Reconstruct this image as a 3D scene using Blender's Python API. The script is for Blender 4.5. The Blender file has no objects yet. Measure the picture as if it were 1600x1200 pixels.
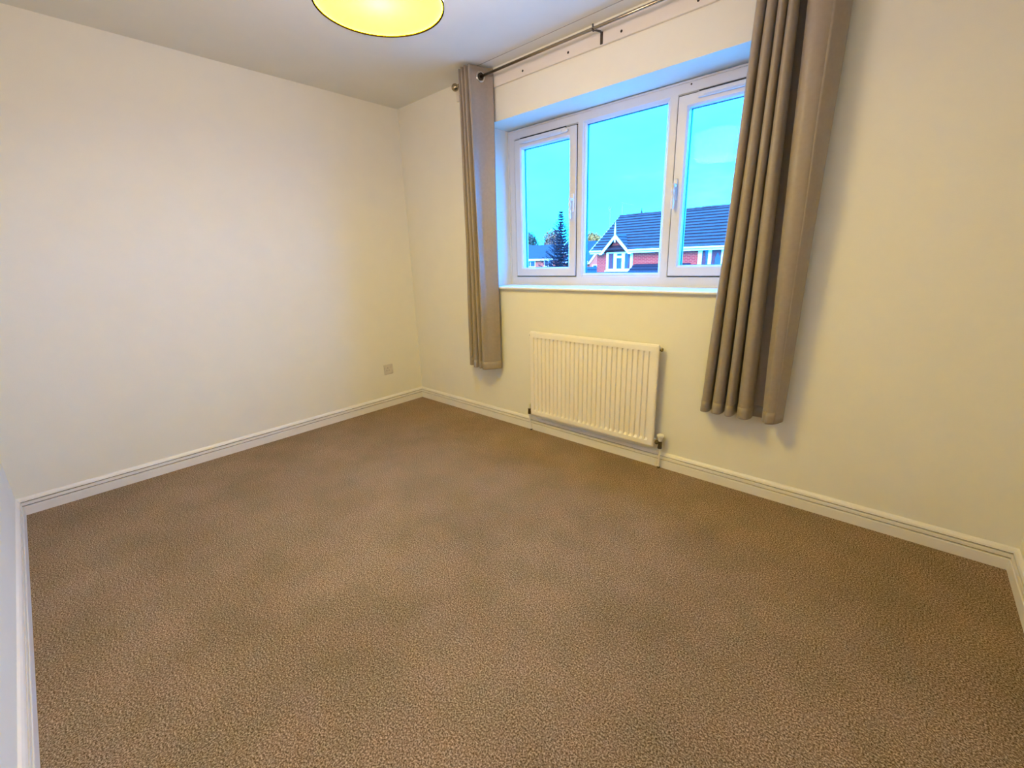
import bpy, bmesh, math, random
from mathutils import Vector, Matrix, noise
PI = math.pi
random.seed(7)
S = bpy.context.scene
C = S.collection

# ------------------------------------------------------------------ camera
cam_d = bpy.data.cameras.new('camera')
cam = bpy.data.objects.new('camera', cam_d)
C.objects.link(cam)
R_ = Vector((0.745160917, 0.666281094, -0.028367418))
U_ = Vector((-0.162203862, 0.222338451, 0.961382089))
F_ = Vector((-0.646857878, 0.711783054, -0.273751291))
m = Matrix((R_, U_, -F_)).transposed().to_4x4()
m.translation = Vector((3.27407, -2.33807, 1.21188))
cam.matrix_world = m
cam_d.sensor_width = 36
cam_d.lens = 676.316 * 36 / 1600
cam_d.clip_start = 0.02
cam_d.clip_end = 600
S.camera = cam

# ------------------------------------------------------------------ world, sun, exposure
w = bpy.data.worlds.new('sky'); S.world = w; w.use_nodes = True
nt = w.node_tree; nt.nodes.clear()
def N(t, typ, **kw):
    n = t.nodes.new(typ)
    for k, v in kw.items():
        if k in n.inputs.keys(): n.inputs[k].default_value = v
        else: setattr(n, k, v)
    return n
out = N(nt, 'ShaderNodeOutputWorld'); bg = N(nt, 'ShaderNodeBackground')
tc = N(nt, 'ShaderNodeTexCoord'); mp = N(nt, 'ShaderNodeMapping')
mp.inputs['Scale'].default_value = (1, 1, 3.2)
nz = N(nt, 'ShaderNodeTexNoise', Scale=2.3, Detail=5.0, Roughness=0.55)
rp = N(nt, 'ShaderNodeValToRGB')
rp.color_ramp.elements[0].position = 0.36; rp.color_ramp.elements[0].color = (0.19, 6.4, 23.5, 1)
rp.color_ramp.elements[1].position = 0.74; rp.color_ramp.elements[1].color = (0.5, 7.2, 24.5, 1)
e = rp.color_ramp.elements.new(0.55); e.color = (0.25, 6.7, 24.0, 1)
nt.links.new(tc.outputs['Generated'], mp.inputs['Vector']); nt.links.new(mp.outputs['Vector'], nz.inputs['Vector'])
nt.links.new(nz.outputs['Fac'], rp.inputs['Fac']); nt.links.new(rp.outputs['Color'], bg.inputs['Color'])
bg.inputs['Strength'].default_value = 1.0
nt.links.new(bg.outputs['Background'], out.inputs['Surface'])

sun_d = bpy.data.lights.new('sun', 'SUN'); sun = bpy.data.objects.new('sun', sun_d); C.objects.link(sun)
sun_d.energy = 5.0; sun_d.angle = math.radians(40); sun_d.color = (1.0, 0.62, 0.62)
sun.rotation_euler = Vector((-0.25, 0.85, -0.5)).to_track_quat('-Z', 'Y').to_euler()

S.view_settings.view_transform = 'Standard'; S.view_settings.look = 'None'
S.view_settings.exposure = 0.0; S.view_settings.gamma = 1.0; S.view_settings.use_curve_mapping = False
S.cycles.max_bounces = 10; S.cycles.diffuse_bounces = 7; S.cycles.transparent_max_bounces = 16
S.cycles.sample_clamp_indirect = 6.0
SHADE_GLOW = 29.0
SHADE_COL = (1.0, 0.80, 0.69, 1)
DIFF_COL = (1.0, 0.76, 0.0034, 1)
DIFF_GLOW = 56.0

# ------------------------------------------------------------------ materials
def mat(name, col, rough=0.6, metal=0.0, spec=0.5, var=0.0, scale=20.0, bump=0.0, bscale=200.0, bdist=0.001):
    M = bpy.data.materials.new(name); M.use_nodes = True
    t = M.node_tree; b = t.nodes['Principled BSDF']
    b.inputs['Roughness'].default_value = rough; b.inputs['Metallic'].default_value = metal
    b.inputs['Specular IOR Level'].default_value = spec
    co = N(t, 'ShaderNodeTexCoord')
    n = N(t, 'ShaderNodeTexNoise', Scale=scale, Detail=4.0)
    t.links.new(co.outputs['Object'], n.inputs['Vector'])
    r = N(t, 'ShaderNodeValToRGB')
    v = max(var, 0.01)
    r.color_ramp.elements[0].position = 0.3; r.color_ramp.elements[1].position = 0.7
    r.color_ramp.elements[0].color = tuple(c * (1 - v) for c in col[:3]) + (1,)
    r.color_ramp.elements[1].color = tuple(min(1, c * (1 + v)) for c in col[:3]) + (1,)
    t.links.new(n.outputs['Fac'], r.inputs['Fac']); t.links.new(r.outputs['Color'], b.inputs['Base Color'])
    if bump:
        n2 = N(t, 'ShaderNodeTexNoise', Scale=bscale, Detail=3.0)
        bp = N(t, 'ShaderNodeBump', Strength=bump, Distance=bdist)
        t.links.new(co.outputs['Object'], n2.inputs['Vector'])
        t.links.new(n2.outputs['Fac'], bp.inputs['Height']); t.links.new(bp.outputs['Normal'], b.inputs['Normal'])
    return M
M_wall = mat('painted_wall', (0.80, 0.775, 0.675), 0.85, spec=0.2, var=0.012, scale=6, bump=0.35, bscale=260, bdist=0.0015)
M_ceil = mat('painted_ceiling', (0.76, 0.745, 0.665), 0.9, spec=0.1, var=0.012, scale=6, bump=0.3, bscale=220, bdist=0.0015)
M_gloss = mat('gloss_white_paint', (0.80, 0.765, 0.72), 0.35, var=0.02, scale=12, bump=0.05, bscale=60)
M_groove_shade = mat('groove_shade', (0.17, 0.10, 0.045), 0.8, var=0.2, scale=9)  # brown that paints the shadow lines inside the skirting grooves
M_upvc = mat('white_upvc', (0.70, 0.70, 0.72), 0.3, var=0.012, scale=8)
M_sill = mat('white_sill', (0.86, 0.85, 0.83), 0.35, var=0.01)
M_rad = mat('radiator_enamel', (0.86, 0.81, 0.73), 0.32, var=0.01)
M_dmetal = mat('dark_bronze', (0.10, 0.075, 0.055), 0.4, metal=0.8)
M_chrome = mat('brushed_nickel', (0.36, 0.29, 0.20), 0.25, metal=1.0, var=0.05)
M_dark = mat('dark_gasket', (0.015, 0.018, 0.03), 0.6)
M_spacer = mat('glazing_spacer', (0.05, 0.16, 0.28), 0.4, metal=0.3)
M_brass = mat('aged_brass', (0.10, 0.075, 0.045), 0.4, metal=0.7, var=0.2)
M_plast = mat('white_plastic', (0.78, 0.76, 0.72), 0.35)
M_socket = mat('socket_plastic', (0.60, 0.56, 0.52), 0.4)
M_hole = mat('dark_hole', (0.03, 0.02, 0.012), 0.8)
M_pipe = mat('painted_pipe', (0.80, 0.76, 0.70), 0.4)
M_batten = mat('painted_batten', (0.76, 0.70, 0.62), 0.6, var=0.03, scale=5, bump=0.1, bscale=90)

def fabric(name, col):
    M = mat(name, col, 0.5, spec=0.45, var=0.05, scale=60, bump=0.25, bscale=900, bdist=0.0008)
    M.node_tree.nodes['Principled BSDF'].inputs['Sheen Weight'].default_value = 0.15
    return M
M_curt = fabric('taupe_curtain_cloth', (0.29, 0.235, 0.185))

def carpet():
    M = bpy.data.materials.new('brown_carpet'); M.use_nodes = True; t = M.node_tree; b = t.nodes['Principled BSDF']
    b.inputs['Roughness'].default_value = 0.95; b.inputs['Specular IOR Level'].default_value = 0.05
    co = N(t, 'ShaderNodeTexCoord')
    def nz(s, d=3.0, r=0.6):
        n = N(t, 'ShaderNodeTexNoise', Scale=s, Detail=d, Roughness=r); t.links.new(co.outputs['Object'], n.inputs['Vector']); return n
    fine = nz(210, 3.0, 0.8); mid = nz(48, 2.0); big = nz(2.2, 3.0, 0.55); stain = nz(5.5, 2.0)
    r = N(t, 'ShaderNodeValToRGB')
    r.color_ramp.elements[0].position = 0.36; r.color_ramp.elements[0].color = (0.055, 0.032, 0.013, 1)
    r.color_ramp.elements[1].position = 0.66; r.color_ramp.elements[1].color = (0.72, 0.56, 0.40, 1)
    e = r.color_ramp.elements.new(0.5); e.color = (0.262, 0.178, 0.108, 1)
    t.links.new(fine.outputs['Fac'], r.inputs['Fac'])
    r2 = N(t, 'ShaderNodeValToRGB')
    r2.color_ramp.elements[0].position = 0.30; r2.color_ramp.elements[0].color = (0.88, 0.87, 0.84, 1)
    r2.color_ramp.elements[1].position = 0.72; r2.color_ramp.elements[1].color = (1.10, 1.10, 1.12, 1)
    t.links.new(big.outputs['Fac'], r2.inputs['Fac'])
    r3 = N(t, 'ShaderNodeValToRGB')
    r3.color_ramp.elements[0].position = 0.35; r3.color_ramp.elements[0].color = (0.93, 0.95, 0.90, 1)
    r3.color_ramp.elements[1].position = 0.65; r3.color_ramp.elements[1].color = (1.07, 1.03, 1.03, 1)
    t.links.new(stain.outputs['Fac'], r3.inputs['Fac'])
    def mul(a, bb):
        x = N(t, 'ShaderNodeMix', data_type='RGBA', blend_type='MULTIPLY'); x.inputs[0].default_value = 1.0
        t.links.new(a, x.inputs[6]); t.links.new(bb, x.inputs[7]); return x.outputs[2]
    c1 = mul(r.outputs['Color'], r2.outputs['Color']); c2 = mul(c1, r3.outputs['Color'])
    t.links.new(c2, b.inputs['Base Color'])
    ad = N(t, 'ShaderNodeMath', operation='ADD'); t.links.new(fine.outputs['Fac'], ad.inputs[0]); t.links.new(mid.outputs['Fac'], ad.inputs[1])
    bp = N(t, 'ShaderNodeBump', Strength=0.8, Distance=0.006)
    t.links.new(ad.outputs[0], bp.inputs['Height']); t.links.new(bp.outputs['Normal'], b.inputs['Normal'])
    return M
M_carpet = carpet()

def glass():
    M = bpy.data.materials.new('window_glass'); M.use_nodes = True; t = M.node_tree; t.nodes.clear()
    o = N(t, 'ShaderNodeOutputMaterial'); mx = N(t, 'ShaderNodeMixShader'); tr = N(t, 'ShaderNodeBsdfTransparent')
    gl = N(t, 'ShaderNodeBsdfGlossy', Roughness=0.02); fr0 = N(t, 'ShaderNodeFresnel', IOR=1.35); fr = N(t, 'ShaderNodeMath', operation='MULTIPLY'); fr.inputs[1].default_value = 0.05; t.links.new(fr0.outputs[0], fr.inputs[0])
    tr.inputs['Color'].default_value = (0.97, 0.985, 0.98, 1)
    t.links.new(fr.outputs[0], mx.inputs[0]); t.links.new(tr.outputs[0], mx.inputs[1]); t.links.new(gl.outputs[0], mx.inputs[2])
    t.links.new(mx.outputs[0], o.inputs[0]); return M
M_glass = glass()

def glow(name, col, strength, trans=None):
    M = bpy.data.materials.new(name); M.use_nodes = True; t = M.node_tree; t.nodes.clear()
    o = N(t, 'ShaderNodeOutputMaterial'); em = N(t, 'ShaderNodeEmission', Strength=strength); em.inputs['Color'].default_value = col
    if trans:
        tb = N(t, 'ShaderNodeBsdfTranslucent'); tb.inputs['Color'].default_value = trans
        ad = N(t, 'ShaderNodeAddShader'); t.links.new(em.outputs[0], ad.inputs[0]); t.links.new(tb.outputs[0], ad.inputs[1])
        t.links.new(ad.outputs[0], o.inputs[0])
    else: t.links.new(em.outputs[0], o.inputs[0])
    return M
M_shade = glow('lit_shade_fabric', SHADE_COL, SHADE_GLOW)
M_diff = glow('lit_diffuser', DIFF_COL, DIFF_GLOW, (0.4, 0.4, 0.30, 1))
M_rim = mat('shade_rim', (0.010, 0.005, 0.002), 0.9, spec=0.0)
M_bulb = glow('bulb_glass', (1.0, 0.8, 0.5, 1), 8.0)

# exterior
def brick_mat(name, c1, c2, mortar, bw=0.225, bh=0.075):
    M = bpy.data.materials.new(name); M.use_nodes = True; t = M.node_tree; b = t.nodes['Principled BSDF']
    b.inputs['Roughness'].default_value = 0.9
    co = N(t, 'ShaderNodeTexCoord'); sp = N(t, 'ShaderNodeSeparateXYZ'); cb = N(t, 'ShaderNodeCombineXYZ')
    t.links.new(co.outputs['Object'], sp.inputs[0])
    ad = N(t, 'ShaderNodeMath', operation='ADD'); t.links.new(sp.outputs[0], ad.inputs[0]); t.links.new(sp.outputs[1], ad.inputs[1])
    t.links.new(ad.outputs[0], cb.inputs[0]); t.links.new(sp.outputs[2], cb.inputs[1])
    br = N(t, 'ShaderNodeTexBrick', Scale=1.0)
    br.inputs['Color1'].default_value = c1; br.inputs['Color2'].default_value = c2; br.inputs['Mortar'].default_value = mortar
    br.inputs['Brick Width'].default_value = bw; br.inputs['Row Height'].default_value = bh; br.inputs['Mortar Size'].default_value = 0.012
    t.links.new(cb.outputs[0], br.inputs['Vector']); t.links.new(br.outputs['Color'], b.inputs['Base Color'])
    bp = N(t, 'ShaderNodeBump', Strength=0.6, Distance=0.01); t.links.new(br.outputs['Fac'], bp.inputs['Height']); bp.invert = True
    t.links.new(bp.outputs['Normal'], b.inputs['Normal']); return M
M_brick = brick_mat('red_brick', (0.56, 0.034, 0.018, 1), (0.42, 0.024, 0.014, 1), (0.62, 0.11, 0.045, 1))
M_pale = brick_mat('pale_brick', (0.62, 0.12, 0.055, 1), (0.55, 0.10, 0.05, 1), (0.7, 0.16, 0.07, 1))
M_tile = mat('blue_grey_roof_tile', (0.052, 0.017, 0.014), 0.75, var=0.22, scale=3.5, bump=0.5, bscale=14, bdist=0.02)
M_tiled = mat('dark_roof_tile', (0.025, 0.010, 0.013), 0.8, var=0.2, scale=4)
M_ftile = mat('far_roof_tile', (0.04, 0.026, 0.026), 0.8, var=0.12, scale=2)
M_wood = mat('white_exterior_trim', (0.85, 0.83, 0.84), 0.5)
M_pane = mat('dark_pane', (0.05, 0.04, 0.05), 0.12, var=0.1)
M_net = mat('blue_grey_curtain', (0.12, 0.035, 0.036), 0.9, var=0.2, scale=8)
M_metal = mat('aerial_metal', (0.30, 0.28, 0.28), 0.5, metal=0.4)
M_bark = mat('bark', (0.10, 0.07, 0.06), 0.9, var=0.2)
M_spruce = mat('blue_spruce_needles', (0.020, 0.013, 0.019), 0.8, var=0.45, scale=6)
M_leafg = mat('hazy_green_leaves', (0.27, 0.105, 0.038), 0.8, var=0.3, scale=1.0)
M_leafb = mat('blue_green_leaves', (0.085, 0.075, 0.036), 0.8, var=0.25, scale=1.0)
M_leafy = mat('autumn_leaves', (0.48, 0.16, 0.014), 0.8, var=0.35, scale=0.8)
M_grass = mat('lawn', (0.10, 0.10, 0.05), 0.95, var=0.25, scale=0.6)
M_bounce = mat('pale_bounce', (0.40, 0.34, 0.27), 0.9, var=0.08, scale=2)  # pale tone for the added bounce surface outside
M_road = mat('asphalt', (0.14, 0.135, 0.14), 0.9, var=0.15, scale=4)

# ------------------------------------------------------------------ helpers
def obj(name, bm, m, parent=None, smooth=False, loc=None):
    me = bpy.data.meshes.new(name); bm.normal_update(); bm.to_mesh(me); bm.free()
    me.materials.append(m)
    if smooth:
        for p in me.polygons: p.use_smooth = True
    o = bpy.data.objects.new(name, me); C.objects.link(o)
    if parent: o.parent = parent
    if loc: o.location = loc
    return o
def thing(name, label, cat, group=None, loc=(0, 0, 0)):
    o = bpy.data.objects.new(name, None); C.objects.link(o); o.location = loc
    o.empty_display_size = 0.05
    return tag(o, label, cat, group)
def tag(o, label=None, cat=None, group=None, kind=None):
    if label: o['label'] = label
    if cat: o['category'] = cat
    if group: o['group'] = group
    if kind: o['kind'] = kind
    return o
def box(bm, x0, x1, y0, y1, z0, z1, bev=0.0):
    g = bmesh.ops.create_cube(bm, size=1.0)
    vs = g['verts']
    for v in vs:
        v.co = Vector(((x0 + x1) / 2 + v.co.x * (x1 - x0), (y0 + y1) / 2 + v.co.y * (y1 - y0), (z0 + z1) / 2 + v.co.z * (z1 - z0)))
    if bev:
        es = set(e for v in vs for e in v.link_edges)
        bmesh.ops.bevel(bm, geom=list(es), offset=bev, segments=2, affect='EDGES', profile=0.5)
def B(*a, bev=0.0):
    bm = bmesh.new(); box(bm, *a, bev=bev); return bm
def tube(bm, pts, r, seg=12, cap=True):
    pts = [Vector(p) for p in pts]; rings = []
    rr = r if isinstance(r, (list, tuple)) else [r] * len(pts)
    for i, p in enumerate(pts):
        d = (pts[min(i + 1, len(pts) - 1)] - pts[max(i - 1, 0)]).normalized()
        a = d.cross(Vector((0, 0, 1)));
        if a.length < 1e-3: a = d.cross(Vector((1, 0, 0)))
        a.normalize(); b = d.cross(a)
        rings.append([bm.verts.new(p + (a * math.cos(2 * PI * k / seg) + b * math.sin(2 * PI * k / seg)) * rr[i]) for k in range(seg)])
    for i in range(len(rings) - 1):
        for k in range(seg):
            bm.faces.new((rings[i][k], rings[i][(k + 1) % seg], rings[i + 1][(k + 1) % seg], rings[i + 1][k]))
    if cap:
        bm.faces.new(list(reversed(rings[0]))); bm.faces.new(rings[-1])
def lathe(bm, prof, c=(0, 0, 0), axis='z', seg=32, cap=True):
    rings = []
    for r, h in prof:
        ring = []
        for k in range(seg):
            a = 2 * PI * k / seg; u, v = r * math.cos(a), r * math.sin(a)
            p = {'z': (u, v, h), 'x': (h, u, v), 'y': (u, h, v)}[axis]
            ring.append(bm.verts.new((c[0] + p[0], c[1] + p[1], c[2] + p[2])))
        rings.append(ring)
    for i in range(len(rings) - 1):
        for k in range(seg):
            bm.faces.new((rings[i][k], rings[i][(k + 1) % seg], rings[i + 1][(k + 1) % seg], rings[i + 1][k]))
    if cap:
        bm.faces.new(rings[0]); bm.faces.new(rings[-1])
    bmesh.ops.recalc_face_normals(bm, faces=bm.faces[:])
def prism(bm, pts, ext):
    """closed polygon pts (3D) extruded by vector ext"""
    a = [bm.verts.new(p) for p in pts]; e = Vector(ext); b = [bm.verts.new(Vector(p) + e) for p in pts]
    bm.faces.new(a); bm.faces.new(list(reversed(b)))
    n = len(a)
    for i in range(n): bm.faces.new((a[i], b[i], b[(i + 1) % n], a[(i + 1) % n]))
    bmesh.ops.recalc_face_normals(bm, faces=bm.faces[:])

# ------------------------------------------------------------------ room shell
W, D, H = 3.7535, 2.5899, 2.40
OX0, OX1, OZ0, OZ1 = 0.972, 2.785, 1.018, 2.093        # window opening
T = 0.32
def struct(name, bm, m, parent=None):
    o = obj(name, bm, m, parent)
    if parent is None: o['kind'] = 'structure'
    return o
struct('floor', B(-0.1, W + 0.1, -D - 0.1, T, -0.12, 0.0), M_carpet)
struct('ceiling', B(-0.1, W + 0.1, -D - 0.1, T, H, H + 0.12), M_ceil)
struct('wall_left', B(-0.1, 0.0, -D - 0.1, T, 0, H), M_wall)
struct('wall_right', B(W, W + 0.1, -D - 0.1, T, 0, H), M_wall)
struct('wall_front', B(0, W, -D - 0.1, -D, 0, H), M_wall)
bm = bmesh.new()
xs = [0, OX0, OX1, W]; zs = [0, OZ0, OZ1, H]
def wallgrid(bm, y):
    return [[bm.verts.new((x, y, z)) for z in zs] for x in xs]
f_, b_ = wallgrid(bm, 0.0), wallgrid(bm, T)
for i in range(3):
    for k in range(3):
        if i == 1 and k == 1: continue
        bm.faces.new((f_[i][k], f_[i + 1][k], f_[i + 1][k + 1], f_[i][k + 1]))
        bm.faces.new((b_[i][k], b_[i][k + 1], b_[i + 1][k + 1], b_[i + 1][k]))
for (i, k), (j, l) in [((1, 1), (2, 1)), ((2, 1), (2, 2)), ((2, 2), (1, 2)), ((1, 2), (1, 1)),
                       ((0, 0), (1, 0)), ((1, 0), (2, 0)), ((2, 0), (3, 0)), ((3, 0), (3, 1)), ((3, 1), (3, 2)), ((3, 2), (3, 3)),
                       ((3, 3), (2, 3)), ((2, 3), (1, 3)), ((1, 3), (0, 3)), ((0, 3), (0, 2)), ((0, 2), (0, 1)), ((0, 1), (0, 0))]:
    bm.faces.new((f_[i][k], f_[j][l], b_[j][l], b_[i][k]))
bmesh.ops.recalc_face_normals(bm, faces=bm.faces[:])
struct('wall_back', bm, M_wall)

# skirting: moulded profile (distance from wall, height)
SK = [(0, 0), (0.018, 0), (0.018, 0.0455), (0.0165, 0.0480), (0.0070, 0.0485), (0.0070, 0.0530), (0.0155, 0.0540), (0.0155, 0.0665),
      (0.0145, 0.0690), (0.0060, 0.0695), (0.0060, 0.0735), (0.0130, 0.0745), (0.0105, 0.083), (0.006, 0.090), (0.0, 0.0945)]
def skirting(name, a, b, inward, ma, mb):
    """a,b wall line ends; inward unit normal; mitre trims"""
    a, b, n = Vector(a), Vector(b), Vector(inward); d = (b - a).normalized()
    bm = bmesh.new()
    A = [bm.verts.new(a + n * p + d * p * ma + Vector((0, 0, h))) for p, h in SK]
    Bv = [bm.verts.new(b + n * p - d * p * mb + Vector((0, 0, h))) for p, h in SK]
    k = len(SK)
    for i in range(k):
        f = bm.faces.new((A[i], A[(i + 1) % k], Bv[(i + 1) % k], Bv[i]))
        if i in (4, 9, 10): f.material_index = 1  # groove faces take the painted shade colour
    bm.faces.new(A); bm.faces.new(Bv)
    bmesh.ops.recalc_face_normals(bm, faces=bm.faces[:])
    o = struct(name, bm, M_gloss); o.data.materials.append(M_groove_shade); return o
skirting('baseboard_back', (0, 0, 0), (W, 0, 0), (0, -1, 0), 1, 1)
skirting('baseboard_left', (0, -D, 0), (0, 0, 0), (1, 0, 0), 1, 1)
skirting('baseboard_right', (W, -D, 0), (W, 0, 0), (-1, 0, 0), 1, 1)
skirting('baseboard_front', (0, -D, 0), (W, -D, 0), (0, 1, 0), 1, 1)

# batten above the window
bt = struct('trim_1', B(0.72, 3.30, -0.016, 0.0, 2.284, 2.366, bev=0.003), M_batten)
for x in (1.326, 1.657, 1.982, 2.362):
    b2 = bmesh.new(); lathe(b2, [(0.0065, -0.0168), (0.0065, -0.0155)], (x, 0, 2.312), 'y', 12)
    obj('screw_hole', b2, M_hole, bt)

struct('ceiling_line', B(1.0, W, -0.098, -0.093, H - 0.001, H), mat('ceiling_line_tone', (0.40, 0.36, 0.29), .9))  # thin darker strip across the ceiling, parallel to the window wall

# ------------------------------------------------------------------ window
win = thing('window_1', None, None); win['kind'] = 'structure'
FX0, FX1, FZ0, FZ1 = 0.974, 2.783, 1.040, 2.086
FY0, FY1 = 0.230, 0.295
def frame_rect(bm, x0, x1, z0, z1, t, y0, y1, bev=0.004):
    """mitred rectangular frame with a sloped inner chamfer"""
    ch = 0.010
    prof = [(0, y1), (0, y0 + 0.0015), (0.0015, y0), (t - ch, y0), (t, y0 + ch), (t, y1)]
    corners = [(x0, z0, 1, 1), (x1, z0, -1, 1), (x1, z1, -1, -1), (x0, z1, 1, -1)]
    rings = [[bm.verts.new((cx + sx * p, y, cz + sz * p)) for p, y in prof] for cx, cz, sx, sz in corners]
    k = len(prof)
    for i in range(4):
        a, b = rings[i], rings[(i + 1) % 4]
        for j in range(k):
            bm.faces.new((a[j], a[(j + 1) % k], b[(j + 1) % k], b[j]))
    bmesh.ops.recalc_face_normals(bm, faces=bm.faces[:])
bm = bmesh.new(); frame_rect(bm, FX0, FX1, FZ0, FZ1, 0.062, FY0, FY1); obj('window_frame', bm, M_upvc, win)
# sealant bead round the frame
bm = bmesh.new()
for a in [(FX0 - .002, FX0 + .007, FY0 - .006, FY0 + .002, FZ0, FZ1), (FX1 - .007, FX1 + .002, FY0 - .006, FY0 + .002, FZ0, FZ1), (FX0 + .007, FX1 - .007, FY0 - .006, FY0 + .002, FZ1 - .007, FZ1 + .002)]:
    box(bm, *a)
obj('sealant_bead', bm, M_upvc, win)
def mullion(x0, x1):
    bm = bmesh.new(); c = 0.004
    prism(bm, [(x0, FY1, FZ0 + .055), (x0, FY0 + c, FZ0 + .055), (x0 + c, FY0, FZ0 + .055), (x1 - c, FY0, FZ0 + .055), (x1, FY0 + c, FZ0 + .055), (x1, FY1, FZ0 + .055)], (0, 0, FZ1 - FZ0 - .11))
    # v-welded ends
    for z, s in ((FZ0 + .055, -1), (FZ1 - .055, 1)):
        xm = (x0 + x1) / 2
        prism(bm, [(x0 + c, FY0 - .0003, z), (x1 - c, FY0 - .0003, z), (xm, FY0 - .0003, z + s * 0.024)], (0, .02, 0))
    obj('mullion', bm, M_upvc, win)
mullion(1.5615, 1.604); mullion(2.150, 2.200)
# glazing beads of the fixed light
bm = bmesh.new(); frame_rect(bm, 1.596, 2.158, 1.094, 2.040, 0.024, FY0 + .008, FY1 - .02); obj('glazing_bead', bm, M_upvc, win)

def glazing(x0, x1, z0, z1, parent):
    y0 = 0.252
    for y in (y0, y0 + 0.024):
        obj('glass_pane', B(x0 - .004, x1 + .004, y, y + .003, z0 - .004, z1 + .004), M_glass, parent)
    bm = bmesh.new()
    s = 0.0035
    for a in [(x0 - .003, x0 + s, y0 + .006, y0 + .02, z0, z1), (x1 - s, x1 + .003, y0 + .006, y0 + .02, z0, z1),
              (x0, x1, y0 + .006, y0 + .02, z0 - .003, z0 + s), (x0, x1, y0 + .006, y0 + .02, z1 - s, z1 + .003)]: box(bm, *a)
    obj('spacer_bar', bm, M_spacer, parent)
glazing(1.620, 2.134, 1.118, 2.016, win)

def sash(x0, x1, z0, z1, handle_x, vent):
    y0, y1 = FY0 - 0.013, FY1 - 0.012
    bm = bmesh.new(); frame_rect(bm, x0, x1, z0, z1, 0.058, y0, y1)
    s = obj('sash', bm, M_upvc, win)
    # dark weather gasket behind the sash edge
    bm = bmesh.new(); g = 0.0042
    for a in [(x0 - g, x0, y0 + .006, y0 + .03, z0, z1), (x1, x1 + .001, y0 + .012, y0 + .03, z0, z1), (x0 - g, x1 + g, y0 + .006, y0 + .03, z1, z1 + g), (x0 - g, x1 + g, y0 + .006, y0 + .03, z0 - g, z0)]: box(bm, *a)
    obj('gasket', bm, M_dark, s)
    glazing(x0 + .057, x1 - .057, z0 + .057, z1 - .057, s)
    # espagnolette handle
    hz = 1.565
    bm = bmesh.new()
    box(bm, handle_x - .011, handle_x + .011, y0 - .010, y0, hz - .055, hz + .055, bev=.004)
    lathe(bm, [(.009, y0 - .034), (.010, y0 - .008)], (handle_x, 0, hz + .02), 'y', 16)
    tube(bm, [(handle_x, y0 - .034, hz + .028), (handle_x, y0 - .037, hz - .01), (handle_x, y0 - .034, hz - .06), (handle_x, y0 - .032, hz - .10)], [.010, .0095, .009, .007], 12)
    obj('window_handle', bm, M_plast, s, smooth=False)
    vx0, vx1 = vent
    bm = bmesh.new(); box(bm, vx0, vx1, y0 - .016, y0, z1 - .030, z1 - .002, bev=.004)
    box(bm, vx0 + .03, vx1 - .03, y0 - .022, y0 - .015, z1 - .024, z1 - .010, bev=.003)
    v = obj('trickle_vent', bm, M_upvc, s)
    bm = bmesh.new(); box(bm, vx0 + .004, vx1 - .004, y0 - .012, y0, z1 - .002, z1 + .005); obj('vent_top_strip', bm, M_dark, v)  # dark strip along the top edge of the vent
    return s, y0
s1, sy = sash(1.041, 1.560, 1.101, 2.019, 1.540, (1.10, 1.49))
bm = bmesh.new(); lathe(bm, [(.008, sy - .022), (.009, sy - .010)], (1.497, 0, 1.999), 'y', 14); obj('vent_knob', bm, M_plast, s1)
sash(2.206, 2.716, 1.101, 2.019, 2.222, (2.31, 2.64))
bm = bmesh.new(); lathe(bm, [(.0045, FY0 - .001), (.0045, FY0 + .001)], (2.262, 0, 2.068), 'y', 12); obj('screw_hole', bm, M_hole, win)
# sill board with rounded nose
bm = bmesh.new()
prof = [(0.24, 1.018), (-0.018, 1.018)] + [(-0.018 - .010 * math.sin(a), 1.026 - .0085 * math.cos(a)) for a in [PI * k / 8 for k in range(1, 8)]] + [(-0.018, 1.0345), (0.24, 1.0375)]
prism(bm, [(OX0 + .001, y, z) for y, z in prof], (OX1 - OX0 - .002, 0, 0))
obj('window_sill', bm, M_sill, win)
obj('sill_trim', B(FX0, FX1, FY0 - .008, FY0 + .002, 1.036, 1.045), M_upvc, win)

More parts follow.
